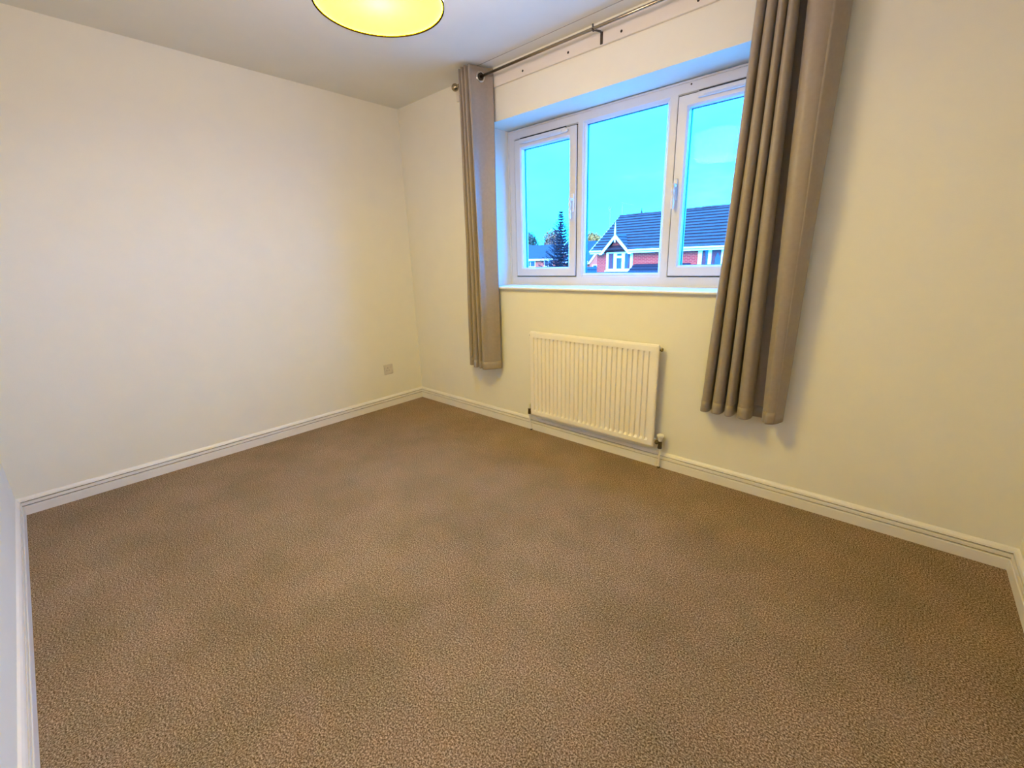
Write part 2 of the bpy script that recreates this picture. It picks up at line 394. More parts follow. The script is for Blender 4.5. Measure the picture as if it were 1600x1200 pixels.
# ------------------------------------------------------------------ curtains
PY, PZ = -0.100, 2.332
def smooth_path(pts, n=5):
    """Catmull-Rom through 2D points"""
    o = []
    P = [Vector(p) for p in pts]
    for i in range(len(P) - 1):
        p0, p1, p2, p3 = P[max(i - 1, 0)], P[i], P[i + 1], P[min(i + 2, len(P) - 1)]
        for k in range(n):
            t = k / n
            o.append(0.5 * ((2 * p1) + (p2 - p0) * t + (2 * p0 - 5 * p1 + 4 * p2 - p3) * t * t + (3 * p1 - p0 - 3 * p2 + p3) * t ** 3))
    o.append(P[-1]); return o
def curtain(name, label, group, profs, zs_, eyelets, side=0):
    """profs: list of 2D profiles (same count) at heights zs_ from the top down"""
    t = thing(name, label, 'curtain', group)
    sm = [smooth_path(p) for p in profs]
    rows = []; NR = 40
    for r in range(NR + 1):
        z = zs_[0] + (zs_[-1] - zs_[0]) * r / NR
        for j in range(len(zs_) - 1):
            if zs_[j] >= z >= zs_[j + 1] - 1e-6: break
        f = (zs_[j] - z) / (zs_[j] - zs_[j + 1])
        row = []
        for i in range(len(sm[0])):
            q = sm[j][i].lerp(sm[j + 1][i], f)
            wob = 0.0022 * noise.noise(Vector((i * 0.25, z * 2.2, 3.0 if name else 0)))
            row.append(Vector((q.x + wob, q.y + wob, z)))
        rows.append(row)
    def sheet(rows_, off, nm, parent):
        bm = bmesh.new(); g = [[bm.verts.new(v) for v in row] for row in rows_]
        for a in range(len(g) - 1):
            for b in range(len(g[0]) - 1): bm.faces.new((g[a][b], g[a + 1][b], g[a + 1][b + 1], g[a][b + 1]))
        o = obj(nm, bm, M_curt, parent, smooth=True)
        md = o.modifiers.new('thickness', 'SOLIDIFY'); md.thickness = 0.003; md.offset = off
        return o
    cl = sheet(rows, 0, 'curtain_cloth', t)
    # folded hem: a second slightly prouder layer at the bottom
    hz = zs_[-1]; hem = []
    for z in (hz + 0.055, hz + 0.03, hz + .004, hz - 0.003):
        f = 1.0; row = []
        for i in range(len(sm[0])):
            q = sm[-1][i]; q2 = sm[-2][i]; fz = (zs_[-1] - z) / (zs_[-2] - zs_[-1]) * -1
            q = q.lerp(q2, max(0, fz)); wob = 0.0022 * noise.noise(Vector((i * 0.25, z * 2.2, 3.0)))
            row.append(Vector((q.x + wob, q.y + wob, z)))
        hem.append(row)
    o = sheet(hem, 0, 'hem', t); o.modifiers['thickness'].thickness = 0.005
    if side:
        k0 = side * 5
        o = sheet([row[k0:] for row in rows], 0, 'side_hem', t); o.modifiers['thickness'].thickness = 0.0062
    for (c, nrm) in eyelets:
        bm = bmesh.new(); n = Vector(nrm).normalized()
        prof = [(.020, -.003), (.020, .003), (.024, .005), (.031, .003), (.033, 0), (.031, -.003), (.024, -.005)]
        rings = []; seg = 28
        a = n.cross(Vector((0, 0, 1))).normalized(); b = n.cross(a)
        for k in range(seg):
            d = a * math.cos(2 * PI * k / seg) + b * math.sin(2 * PI * k / seg)
            rings.append([bm.verts.new(Vector(c) + d * r + n * h) for r, h in prof])
        for k in range(seg):
            for j in range(len(prof)):
                bm.faces.new((rings[k][j], rings[(k + 1) % seg][j], rings[(k + 1) % seg][(j + 1) % len(prof)], rings[k][(j + 1) % len(prof)]))
        bmesh.ops.recalc_face_normals(bm, faces=bm.faces[:])
        ey = obj('eyelet', bm, M_ring, t, smooth=True)
        bm = bmesh.new(); tube(bm, [Vector(c) - n * .0022, Vector(c) + n * .0022], .0205, 20); obj('eyelet_hole', bm, M_hole, ey)
    return t
M_ring = mat('polished_nickel', (0.62, 0.58, 0.54), 0.18, metal=1.0, var=0.03)
Ltop = [(.895, -.060), (.925, -.165), (.938, -.165), (.940, -.050), (.958, -.035), (.960, -.170), (.972, -.172), (.976, -.045), (.990, -.035), (.992, -.172), (1.004, -.174), (1.008, -.045), (1.018, -.035), (1.022, -.165), (1.030, -.178), (1.040, -.135), (1.058, -.065), (1.088, -.024)]
Lmid = [(.860, -.050), (.872, -.135), (.895, -.138), (.905, -.060), (.922, -.045), (.926, -.145), (.945, -.148), (.952, -.060), (.962, -.045), (.966, -.150), (.982, -.152), (.988, -.055), (.994, -.045), (1.000, -.135), (1.014, -.154), (1.011, -.108), (1.040, -.084), (1.088, -.040)]
Lbot = [(.785, -.045), (.790, -.088), (.820, -.098), (.838, -.055), (.866, -.050), (.874, -.122), (.905, -.126), (.915, -.060), (.928, -.055), (.932, -.122), (.958, -.128), (.964, -.060), (.972, -.055), (.978, -.128), (1.004, -.146), (1.036, -.118), (1.062, -.078), (1.080, -.035)]
curtain('curtain', 'taupe eyelet curtain left of the window, narrow stack with one lit flat fold', 'taupe curtains at the window',
        [Ltop, Lmid, Lbot], [2.385, 1.35, .437], [((1.0495, PY, PZ), (.93, -.28, 0)), ((1.015, PY, PZ), (1, 0.1, 0)), ((.984, PY, PZ), (1, 0, 0)), ((.95, PY, PZ), (1, 0, 0))])
def rprof(e, yf, yb, wide):
    # e: list of fold intervals [x0,x1]*4 then dark gap end, wide x1, edge x
    o = [(e[0][0] - .012, yb)]
    for i, (a, b) in enumerate(e[:4]):
        w_ = b - a
        o += [(a + .001, yf + .030), (a + w_ * .32, yf), (a + w_ * .78, yf + .002), (b - .001, yf + .030)]
        if i < 3: o += [(b - .002, yb), (e[i + 1][0] + .001, yb)]
    g0, g1, sx, ex = wide
    o += [(g0 - .006, yf + .070), (g0 - .022, yb - .015), (g0 + .010, yb), (g1 + .030, yb - .012), (g1 + .016, yf + .065), (g1 - .001, yf + .040), (g1 + .012, yf + .012), ((g1 + sx) / 2, yf), (sx, yf + .012), ((sx + ex) / 2 + .006, yf + .05), (ex, yb)]
    return o
Rtop = rprof([(2.643, 2.682), (2.687, 2.719), (2.723, 2.752), (2.756, 2.783)], -.150, -.040, (2.784, 2.812, 2.900, 2.952))
Rmid = rprof([(2.612, 2.647), (2.652, 2.698), (2.704, 2.741), (2.746, 2.795)], -.145, -.042, (2.797, 2.832, 2.905, 2.936))
Rbot = rprof([(2.562, 2.606), (2.618, 2.668), (2.682, 2.721), (2.738, 2.797)], -.118, -.036, (2.802, 2.852, 2.900, 2.926))
curtain('curtain', 'taupe eyelet curtain right of the window, wide folds with a deep dark recess', 'taupe curtains at the window',
        [Rtop, Rmid, Rbot], [2.385, 1.35, .437], [((x, PY, PZ), (1, 0.1, 0)) for x in (2.650, 2.684, 2.722, 2.754, 2.790, 2.815, 2.935)], side=len(Rtop) - 3)

# pole
pole = thing('curtain_pole', 'slim brushed metal curtain pole with ball finials above the window', 'curtain pole')
bm = bmesh.new(); tube(bm, [(.83, PY, PZ), (3.10, PY, PZ)], .0078, 20); obj('rod', bm, M_chrome, pole, smooth=True)
def finial(xc, s):
    bm = bmesh.new()
    lathe(bm, [(.012, xc + s * .046), (.012, xc + s * .030), (.010, xc + s * .026)] + [(.0235 * math.sin(a), xc + s * .0235 * math.cos(a)) for a in [PI * (.12 + .88 * k / 12) for k in range(12)]] + [(.0005, xc - s * .0235)], (0, PY, PZ), 'x', 24)
    obj('finial', bm, M_chrome, pole, smooth=True)
finial(.806, 1); finial(3.124, -1)
for x in (.855, 1.868, 2.99):
    bm = bmesh.new()
    box(bm, x - .008, x + .008, -.0185, -.0140, 2.288, 2.344, bev=.0015)
    tube(bm, [(x, -.016, 2.338), (x, -.030, 2.342), (x, -.060, 2.336), (x, PY + .008, PZ - .003)], .0050, 8)
    tube(bm, [(x, PY + .010, PZ - .002), (x, PY + .007, PZ - .0085), (x, PY, PZ - .0108), (x, PY - .008, PZ - .008), (x, PY - .0108, PZ)], .0028, 8)
    tube(bm, [(x, PY - .003, PZ + .008), (x, PY - .003, PZ + .020)], .0045, 8)
    obj('bracket', bm, M_dmetal, pole)

# ------------------------------------------------------------------ radiator
rad = thing('radiator', 'white panel radiator with vertical flutes under the window', 'radiator')
RX0, RX1, RZ0, RZ1, RYF, RYB = 1.383, 2.306, .137, .744, -.066, -.048
bm = bmesh.new()
NCH = 26; pitch = (RX1 - RX0 - .056) / NCH; cx0 = RX0 + .028
xs_ = [RX0 + .001, RX0 + .010]
dep = [0, 0]
for k in range(NCH):
    a = cx0 + pitch * k
    xs_ += [a + .0045, a + .0075, a + pitch - .0100, a + pitch - .0065]; dep += [0, 1, 1, 0]
xs_ += [RX1 - .010, RX1 - .001]; dep += [0, 0]
zz = [RZ0 + .001, RZ0 + .010, RZ0 + .033, RZ0 + .043, RZ0 + .049, RZ1 - .054, RZ1 - .0425, RZ1 - .040, RZ1 - .012, RZ1 - .001]
zd = [0, 0, 0, .75, 1, 1, 1, 0, 0, 0]
g = []
for j, z in enumerate(zz):
    g.append([bm.verts.new((x, (RYF + .003 if (i in (0, len(xs_) - 1) or j in (0, len(zz) - 1)) else RYF) + .0110 * dep[i] * zd[j], z)) for i, x in enumerate(xs_)])
for j in range(len(zz) - 1):
    for i in range(len(xs_) - 1): bm.faces.new((g[j][i], g[j][i + 1], g[j + 1][i + 1], g[j + 1][i]))
# skirt to the back plate
def ring_at(y, ins):
    return [bm.verts.new(p) for p in [(RX0 + ins, y, RZ0 + ins), (RX1 - ins, y, RZ0 + ins), (RX1 - ins, y, RZ1 - ins), (RX0 + ins, y, RZ1 - ins)]]
box(bm, RX0, RX1, RYF + .0125, RYB, RZ0, RZ1, bev=.003)
box(bm, RX0 + .003, RX1 - .003, RYF + .003, RYF + .013, RZ0 + .002, RZ0 + .007)
box(bm, RX0 + .003, RX1 - .003, RYF + .003, RYF + .013, RZ1 - .007, RZ1 - .002)
box(bm, RX0 + .002, RX0 + .006, RYF + .003, RYF + .013, RZ0 + .003, RZ1 - .003)
box(bm, RX1 - .006, RX1 - .002, RYF + .003, RYF + .013, RZ0 + .003, RZ1 - .003)
obj('front_panel', bm, M_rad, rad)
for x in (RX0 + .17, RX1 - .17):
    bm = bmesh.new(); box(bm, x - .014, x + .014, RYB, -.0005, RZ0 + .06, RZ1 - .09); obj('wall_bracket', bm, M_plast, rad)
for x, s in ((RX0 + .004, -1), (RX1 - .004, 1)):
    bm = bmesh.new(); tube(bm, [(x, -.040, RZ1 - .030), (x + s * .016, -.040, RZ1 - .030)], .011, 6); obj('blanking_plug', bm, M_brass, rad)
# rear tappings
for x in (RX0 + .03, RX1 - .03):
    for z in (RZ0 + .032, RZ1 - .030):
        bm = bmesh.new(); box(bm, x - .034, x + .034, RYB - .001, -.026, z - .014, z + .014, bev=.004); obj('tapping', bm, M_rad, rad)
def valve(x, s, big):
    vz = RZ0 + .028; yv = -.042
    bm = bmesh.new()
    tube(bm, [(x - s * .030, yv, vz), (x - s * .010, yv, vz)], .0085, 12)
    tube(bm, [(x - s * .026, yv, vz), (x - s * .014, yv, vz)], .0125, 6)
    tube(bm, [(x, yv, vz - .030), (x, yv, vz - .018), (x, yv, vz + .012)], [.009, .0115, .0105], 14)
    tube(bm, [(x, yv, vz - .034), (x, yv, vz - .020)], .0125, 6)
    v = obj('valve', bm, M_brass, rad)
    bm = bmesh.new()
    if big: lathe(bm, [(.010, vz + .010), (.0125, vz + .028), (.014, vz + .036), (.020, vz + .040), (.021, vz + .050), (.016, vz + .053)], (x, yv, 0), 'z', 20)
    else: lathe(bm, [(.010, vz + .008), (.0125, vz + .014), (.012, vz + .044), (.009, vz + .048)], (x, yv, 0), 'z', 20)
    obj('valve_cap', bm, M_plast, v)
    bm = bmesh.new(); tube(bm, [(x, yv, vz - .03), (x, yv, vz - .07), (x - s * .003, yv + .008, vz - .11), (x - s * .004, yv + .012, .0)], .0055, 12)
    obj('pipe', bm, M_pipe, rad)
    bm = bmesh.new(); lathe(bm, [(.0062, .0), (.0085, .003), (.0085, .009), (.0062, .011)], (x - s * .004, yv + .012, 0), 'z', 14); obj('pipe_collar', bm, M_brass, rad)
valve(RX0 - .030, -1, False); valve(RX1 + .034, 1, True)

# ------------------------------------------------------------------ socket
so = thing('wall_socket', 'small square white switched socket low on the left wall near the corner', 'socket')
bm = bmesh.new(); box(bm, .0003, .009, -.381, -.295, .289, .375, bev=.003); obj('plate', bm, M_socket, so)
bm = bmesh.new(); prism(bm, [(.0085, -.315, .337), (.0085, -.315, .362), (.0105, -.315, .362), (.0135, -.315, .337)], (0, .013, 0)); obj('rocker_switch', bm, M_socket, so)
for yy, zz0, zz1, wd in ((-.346, .341, .349, .0042), (-.357, .322, .326, .007), (-.335, .322, .326, .007)):
    obj('pin_slot', B(.0088, .0094, yy - wd / 2, yy + wd / 2, zz0, zz1), M_hole, so)
for yy in (-.371, -.305):
    bm = bmesh.new(); lathe(bm, [(.0028, .0088), (.0028, .0095)], (0, yy, .332), 'x', 10); obj('screw', bm, M_plast, so)

# ------------------------------------------------------------------ ceiling lamp
LX, LY, LZ, LR, LH = 1.882, -1.376, 2.0, .201, .20
lamp = thing('ceiling_lamp', 'lit round drum pendant shade hanging from the ceiling', 'ceiling lamp')
bm = bmesh.new()
lathe(bm, [(LR, LZ + .004), (LR, LZ + LH)], (LX, LY, 0), 'z', 64, cap=False)
for f in bm.faces:
    c_ = f.calc_center_median()
    if f.normal.dot(c_ - Vector((LX, LY, c_.z))) < 0: f.normal_flip()
obj('shade', bm, M_shade, lamp, smooth=True)
bm = bmesh.new(); lathe(bm, [(LR - .002, LZ + .006), (LR - .002, LZ + LH - .002)], (LX, LY, 0), 'z', 64, cap=False); obj('shade_lining', bm, mat('shade_lining', (.6, .5, .3), .8), lamp, smooth=True)
for z0 in (LZ - .001, LZ + LH):
    bm = bmesh.new(); seg = 64; rings = []
    for r, z in [(LR - .003, z0), (LR + .0015, z0), (LR + .0015, z0 + .005), (LR - .003, z0 + .005)]:
        rings.append([bm.verts.new((LX + r * math.cos(2 * PI * k / seg), LY + r * math.sin(2 * PI * k / seg), z)) for k in range(seg)])
    for j in range(4):
        for k in range(seg): bm.faces.new((rings[j][k], rings[j][(k + 1) % seg], rings[(j + 1) % 4][(k + 1) % seg], rings[(j + 1) % 4][k]))
    bmesh.ops.recalc_face_normals(bm, faces=bm.faces[:]); obj('shade_rim', bm, M_rim, lamp)
bm = bmesh.new(); bmesh.ops.create_circle(bm, cap_ends=True, segments=64, radius=LR - .003, matrix=Matrix.Translation((LX, LY, LZ + .003))); obj('diffuser', bm, M_diff, lamp)
bm = bmesh.new(); bmesh.ops.create_uvsphere(bm, u_segments=20, v_segments=12, radius=.030, matrix=Matrix.Translation((LX, LY, LZ + .10))); obj('bulb', bm, M_bulb, lamp, smooth=True)
bm = bmesh.new(); lathe(bm, [(.020, LZ + .128), (.022, LZ + .185)], (LX, LY, 0), 'z', 18); tube(bm, [(LX, LY, LZ + .18), (LX, LY, H - .02)], .003, 8)
for k in range(3):
    a = 2 * PI * k / 3; tube(bm, [(LX + .02 * math.cos(a), LY + .02 * math.sin(a), LZ + .17), (LX + LR * .985 * math.cos(a), LY + LR * .985 * math.sin(a), LZ + .197)], .002, 6)
obj('lamp_holder', bm, M_plast, lamp)
bm = bmesh.new(); lathe(bm, [(.012, H - .035), (.040, H - .018), (.046, H)], (LX, LY, 0), 'z', 24); obj('ceiling_rose', bm, M_plast, lamp)
pl = bpy.data.lights.new('lamp_bulb_light', 'POINT'); po = bpy.data.objects.new('lamp_bulb_light', pl); C.objects.link(po)
po.location = (LX, LY, LZ + .062); pl.energy = 0.22; pl.shadow_soft_size = .004; pl.color = (1, .9, .8); po.parent = lamp

# ------------------------------------------------------------------ outside
GZ = -3.0
o = struct('ground', B(-160, 60, 1.2, 220, GZ - .3, GZ), M_grass)
o = struct('bounce_ground', B(-30, 14, 1.2, 9.4, GZ, GZ + .03), M_bounce)  # added unseen pale slab, bounces skylight up onto reveal and ceiling
o = struct('road', B(-90, 40, 9.5, 15.0, GZ, GZ + .03), M_road)

def win_part(parent, x0, x1, z0, z1, y, lights, sill=True, surround=.055, m=None):
    """casement window facing -y; lights: list of (x0,x1,z0,z1)"""
    m = m or M_wood
    bm = bmesh.new(); d = .07
    xs2 = sorted({x0, x1} | {l[0] for l in lights} | {l[1] for l in lights}); zs2 = sorted({z0, z1} | {l[2] for l in lights} | {l[3] for l in lights})
    for i in range(len(xs2) - 1):
        for k in range(len(zs2) - 1):
            cx, cz = (xs2[i] + xs2[i + 1]) / 2, (zs2[k] + zs2[k + 1]) / 2
            if any(l[0] < cx < l[1] and l[2] < cz < l[3] for l in lights): continue
            box(bm, xs2[i], xs2[i + 1], y - d, y + .03, zs2[k], zs2[k + 1])
    wn = obj('window', bm, m, parent)
    for l in lights: obj('pane', B(l[0], l[1], y - .02, y - .005, l[2], l[3]), M_pane, wn)
    if sill: obj('sill', B(x0 - .06, x1 + .06, y - .13, y, z0 - .06, z0), m, wn)
    return wn
def drape(parent, pts, y):
    bm = bmesh.new(); prism(bm, [(x, y, z) for x, z in pts], (0, .008, 0)); obj('drape', bm, M_net, parent)

h = thing('house', 'red brick house with long blue-grey tiled roof and white gabled window', 'house')
HX0, HX1, HY, EZ = -10.2, 1.2, 20.0, 1.60
obj('wall', B(HX0, HX1, HY, HY + 6.2, GZ, EZ - .02), M_brick, h)
# main roof: courses of tiles, each a thin tilted slab overlapping the next
EY, RYh, RZh = 19.68, 22.9, 3.62
def slab(y0, z0, y1, z1, x0, x1, th):
    bm = bmesh.new(); d = Vector((0, y1 - y0, z1 - z0)).normalized(); n = Vector((0, -d.z, d.y))
    prism(bm, [(x0, y0, z0), (x0, y1, z1), Vector((x0, y1, z1)) + n * th * .25, Vector((x0, y0, z0)) + n * th], (x1 - x0, 0, 0)); return bm
def courses(parent, y0, z0, y1, z1, x0, x1, n, th, m):
    for k in range(n):
        f0, f1 = k / n, (k + 1.12) / n
        f1 = min(f1, 1.0)
        obj('tile_course', slab(y0 + (y1 - y0) * f0, z0 + (z1 - z0) * f0, y0 + (y1 - y0) * f1, z0 + (z1 - z0) * f1, x0, x1, th), m, parent)
courses(h, EY, EZ, RYh, RZh, -10.42, 1.4, 13, .075, M_tile)
bm = bmesh.new(); prism(bm, [(-10.4, EY + .02, EZ - .03), (-10.4, RYh, RZh - .03), (-10.4, 26.1, EZ - .03)], (11.7, 0, 0)); obj('roof', bm, M_tile, h)
proto = None; x = -10.4; k = 0
while x < 1.3:
    bm = bmesh.new()
    if proto is None:
        seg = 8; a = [bm.verts.new((0, .16 * math.cos(PI * q / seg), .10 * math.sin(PI * q / seg))) for q in range(seg + 1)]
        b = [bm.verts.new((.43, .145 * math.cos(PI * q / seg), .085 * math.sin(PI * q / seg))) for q in range(seg + 1)]
        for q in range(seg): bm.faces.new((a[q], a[q + 1], b[q + 1], b[q]))
        bm.faces.new(a); bm.faces.new(b); bmesh.ops.recalc_face_normals(bm, faces=bm.faces[:])
        proto = obj('ridge_tile', bm, M_tile, h, loc=(x, RYh, RZh - .02))
    else:
        bm.free(); c_ = proto.copy(); C.objects.link(c_); c_.parent = h; c_.location = (x, RYh, RZh - .02 + random.uniform(-.008, .012)); c_.rotation_euler = (0, random.uniform(-.02, .02), 0)
    x += .44
# bargeboard at the left verge, fascia and gutter
bm = bmesh.new(); prism(bm, [(-10.46, EY - .04, EZ - .12), (-10.46, RYh, RZh - .10), (-10.46, RYh, RZh + .02), (-10.46, EY - .04, EZ + .04)], (.05, 0, 0)); obj('bargeboard', bm, M_wood, h)
for a, b in ((-10.46, -9.72), (-8.08, 1.35)):
    obj('fascia', B(a, b, EY - .03, EY + .02, EZ - .16, EZ + .0), M_wood, h)
    bm = bmesh.new(); tube(bm, [(a, EY - .08, EZ - .03), (b, EY - .08, EZ - .03)], .05, 8); obj('gutter', bm, M_wood, h)
    obj('soffit', B(a, b, EY, HY + .01, EZ - .17, EZ - .15), M_wood, h)
# gablet over the first window
GX, GA, GW = -8.91, 2.36, .86
bm = bmesh.new(); prism(bm, [(GX - GW + .06, HY - .02, 1.40), (GX + GW - .06, HY - .02, 1.40), (GX, HY - .02, GA - .06)], (0, .9, 0)); obj('gable_wall', bm, M_brick, h)
for s in (-1, 1):
    n_ = 6
    for k in range(n_):
        f0, f1 = k / n_, min(1.0, (k + 1.15) / n_)
        def P(f, o_=0): return Vector((GX + s * (GW + .10) * (1 - f), 0, 1.44 + (GA + .05 - 1.44) * f + o_))
        bm = bmesh.new(); a, b = P(f0), P(f1)
        prism(bm, [(a.x, EY + .02, a.z), (b.x, EY + .02, b.z), (b.x, EY + .02, b.z + .02), (a.x, EY + .02, a.z + .07)], (0, 1.55, 0))
        obj('tile_course', bm, M_tile, h)
    bm = bmesh.new()
    prism(bm, [(GX + s * (GW + .12), EY - .05, 1.38), (GX + s * (GW - .06), EY - .05, 1.38), (GX, EY - .05, GA - .14), (GX, EY - .05, GA + .06)], (0, .06, 0))
    obj('bargeboard', bm, M_wood, h)
bm = bmesh.new(); tube(bm, [(GX, EY - .06, GA - .36), (GX, EY - .06, GA + .15), (GX, EY - .06, GA + .30), (GX, EY - .06, GA + .66)], [.04, .055, .045, .012], 8); obj('finial', bm, M_wood, h)
w1 = win_part(h, -9.56, -8.00, .53, 1.50, 19.98, [(-9.43, -9.11, .62, 1.44), (-8.93, -8.62, .62, 1.19), (-8.92, -8.63, 1.30, 1.42), (-8.44, -8.12, .62, 1.42)])
drape(w1, [(-9.38, 1.43), (-9.18, 1.43), (-9.22, 1.0), (-9.16, .63), (-9.36, .63)], 19.945)
drape(w1, [(-8.26, 1.42), (-8.14, 1.42), (-8.13, .63), (-8.3, .63), (-8.2, 1.0)], 19.945)
w2 = win_part(h, -4.56, -2.20, .53, 1.50, 19.98, [(-4.38, -4.09, .62, 1.47), (-3.94, -3.50, .62, 1.47), (-3.36, -2.86, .62, 1.47), (-2.72, -2.34, .62, 1.47)])
drape(w2, [(-4.36, 1.46), (-4.26, 1.46), (-4.2, .9), (-4.24, .63), (-4.36, .63)], 19.945)
drape(w2, [(-3.93, 1.46), (-3.52, 1.46), (-3.56, 1.1), (-3.68, 1.35), (-3.78, 1.1), (-3.80, .63), (-3.93, .63)], 19.945)
# lean-to roof in front
courses(h, 18.3, -.02, 19.99, .84, -7.87, -4.9, 6, .07, M_tiled)
bm = bmesh.new(); prism(bm, [(-7.85, 18.35, -.08), (-7.85, 20.0, .78), (-7.85, 20.0, GZ), (-7.85, 18.4, GZ)], (2.93, 0, 0)); obj('porch', bm, M_brick, h)
obj('gutter', B(-7.9, -4.88, 18.22, 18.32, -.10, -.02), M_wood, h)
win_part(h, -7.3, -5.6, -2.2, -.7, 18.36, [(-7.2, -6.5, -2.1, -.8), (-6.4, -5.7, -2.1, -.8)])
win_part(h, -9.6, -8.2, -2.2, -.9, 19.98, [(-9.5, -8.95, -2.1, -1.0), (-8.85, -8.3, -2.1, -1.0)])

def aerial(x, y, z0, z1, label, boom, name='tv_aerial'):
    t = thing(name, label, 'aerial', loc=(x, y, z0))
    bm = bmesh.new(); tube(bm, [(0, 0, 0), (0, 0, z1 - z0)], .022, 6); obj('mast', bm, M_metal, t)
    bm = bmesh.new(); zt = z1 - z0
    if boom == 'long':
        tube(bm, [(-.1, 0, zt), (.75, 0, zt - .22)], .014, 6)
        for k in range(5): tube(bm, [(.05 + .15 * k, -.16, zt - .04 - .04 * k), (.05 + .15 * k, .16, zt - .04 - .04 * k)], .008, 5)
    else:
        tube(bm, [(-.15, 0, zt - .10), (.15, 0, zt - .10)], .02, 6); tube(bm, [(0, -.12, zt - .03), (0, .12, zt - .03)], .045, 6)
        box(bm, -.10, .10, -.05, .05, zt - .20, zt - .02)
    obj('antenna', bm, M_metal, t)
aerial(-10.30, 22.9, 3.68, 4.36, 'thin roof aerial with a sloping boom on the left end of the tiled ridge', 'long')
aerial(-12.2, 24.8, GZ, 4.42, 'tall slim mast with a small head rising behind the left roof slope', 'short', 'aerial_mast')
bm = bmesh.new(); tube(bm, [(0, 0, 0), (0, 0, .07)], .06, 8); tube(bm, [(0, 0, .07), (0, 0, .26)], [.035, .02], 8)
c_ = obj('vent_terminal', bm, M_tiled, h, loc=(-9.05, RYh, RZh + .06))

# far houses
def far_house(label, cx, cy, ang, ln, dp, ez, rz, wm, rm, windows, gable=None, loc=None):
    t = thing('house', label, 'house', loc=(cx, cy, 0)); t.rotation_euler = (0, 0, ang)
    obj('wall', B(-ln / 2, ln / 2, 0, dp, GZ, ez), wm, t)
    bm = bmesh.new(); prism(bm, [(-ln / 2 - .3, -.4, ez), (-ln / 2 - .3, dp / 2, rz), (-ln / 2 - .3, dp + .4, ez)], (ln + .6, 0, 0)); obj('roof', bm, rm, t)
    obj('fascia', B(-ln / 2 - .35, ln / 2 + .35, -.5, -.4, ez - .28, ez + .06), M_wood, t)
    for s in (-1, 1):
        bm = bmesh.new(); xx = s * (ln / 2 + .3)
        prism(bm, [(xx, -.5, ez - .15), (xx, dp / 2, rz - .12), (xx, dp / 2, rz + .1), (xx, -.5, ez + .1)], (s * .06, 0, 0)); obj('bargeboard', bm, M_wood, t)
    for (a, b, c0, d0) in windows:
        mid = (a + b) / 2
        win_part(t, a, b, c0, d0, -.02, [(a + .12, mid - .06, c0 + .1, d0 - .1), (mid + .06, b - .12, c0 + .1, d0 - .1)])
    if gable:
        gx, gw, ga, gd = gable
        bm = bmesh.new(); prism(bm, [(gx - gw, -gd, GZ), (gx + gw, -gd, GZ), (gx + gw, -gd, ez), (gx, -gd, ga), (gx - gw, -gd, ez)], (0, gd + .1, 0)); obj('gable_wall', bm, wm, t)
        for s in (-1, 1):
            bm = bmesh.new(); prism(bm, [(gx + s * (gw + .25), -gd - .12, ez - .25), (gx + s * (gw - .02), -gd - .12, ez - .25), (gx, -gd - .12, ga - .18), (gx, -gd - .12, ga + .18)], (0, .1, 0)); obj('bargeboard', bm, M_wood, t)
            bm = bmesh.new(); prism(bm, [(gx + s * (gw + .25), -gd - .1, ez - .2), (gx, -gd - .1, ga + .05), (gx, -gd - .1, ga + .2), (gx + s * (gw + .25), -gd - .1, ez - .05)], (0, gd + dp / 2, 0)); obj('gable_roof', bm, rm, t)
        win_part(t, gx - .62, gx + .62, ez - 1.5, ez - .35, -gd - .02, [(gx - .5, gx - .06, ez - 1.4, ez - .45), (gx + .06, gx + .5, ez - 1.4, ez - .45)])
    return t
A1 = math.atan2(3.0, 3.35) * .55
far_house('pale house beyond the garden, blue-grey roof, left of the spruce', -48.2, 63.2, .55, 7.6, 7.0, 1.35, 3.95, M_pale, M_ftile, [(-2.9, -1.0, .0, 1.1), (.6, 2.2, .0, 1.1)])
far_house('small pale house with white gable boards seen at the left edge of the red house', -25.6, 44.6, .25, 7.0, 6.0, .85, 2.2, M_pale, M_ftile, [(1.7, 2.9, -.6, .55)], gable=(.8, .95, 2.0, .8))
far_house('brick house with a dark roof glimpsed between the spruce and the window mullion', -36.0, 59.5, .3, 8.0, 7.0, 2.2, 4.0, M_brick, M_tiled, [(-3.2, -1.8, .4, 1.6), (-.6, .8, .4, 1.6), (1.8, 3.1, .4, 1.6)])
far_house('pale house far off to the right, behind the right curtain', 20.0, 48.0, -.2, 9.0, 7.0, 1.8, 4.2, M_pale, M_ftile, [(-3.2, -1.6, .0, 1.2), (1.2, 2.8, .0, 1.2)])
# low dark outbuilding roof between the two houses
t = thing('outbuilding', 'low dark tiled outbuilding roof below the small gabled house', 'outbuilding', loc=(-17.6, 32.5, 0))
obj('wall', B(-2.6, 2.4, 0, 4, GZ, -.75), M_pale, t)
for k in range(5): obj('tile_course', slab(-.3 + .48 * k, -.8 + .24 * k, -.3 + .48 * (k + 1.1), -.8 + .24 * (k + 1.1), -2.8, 2.6, .06), M_tiled, t)
bm = bmesh.new(); prism(bm, [(-2.75, -.25, -.84), (-2.75, 2.1, .36), (-2.75, 4.3, -.84)], (5.3, 0, 0)); obj('roof', bm, M_tiled, t)

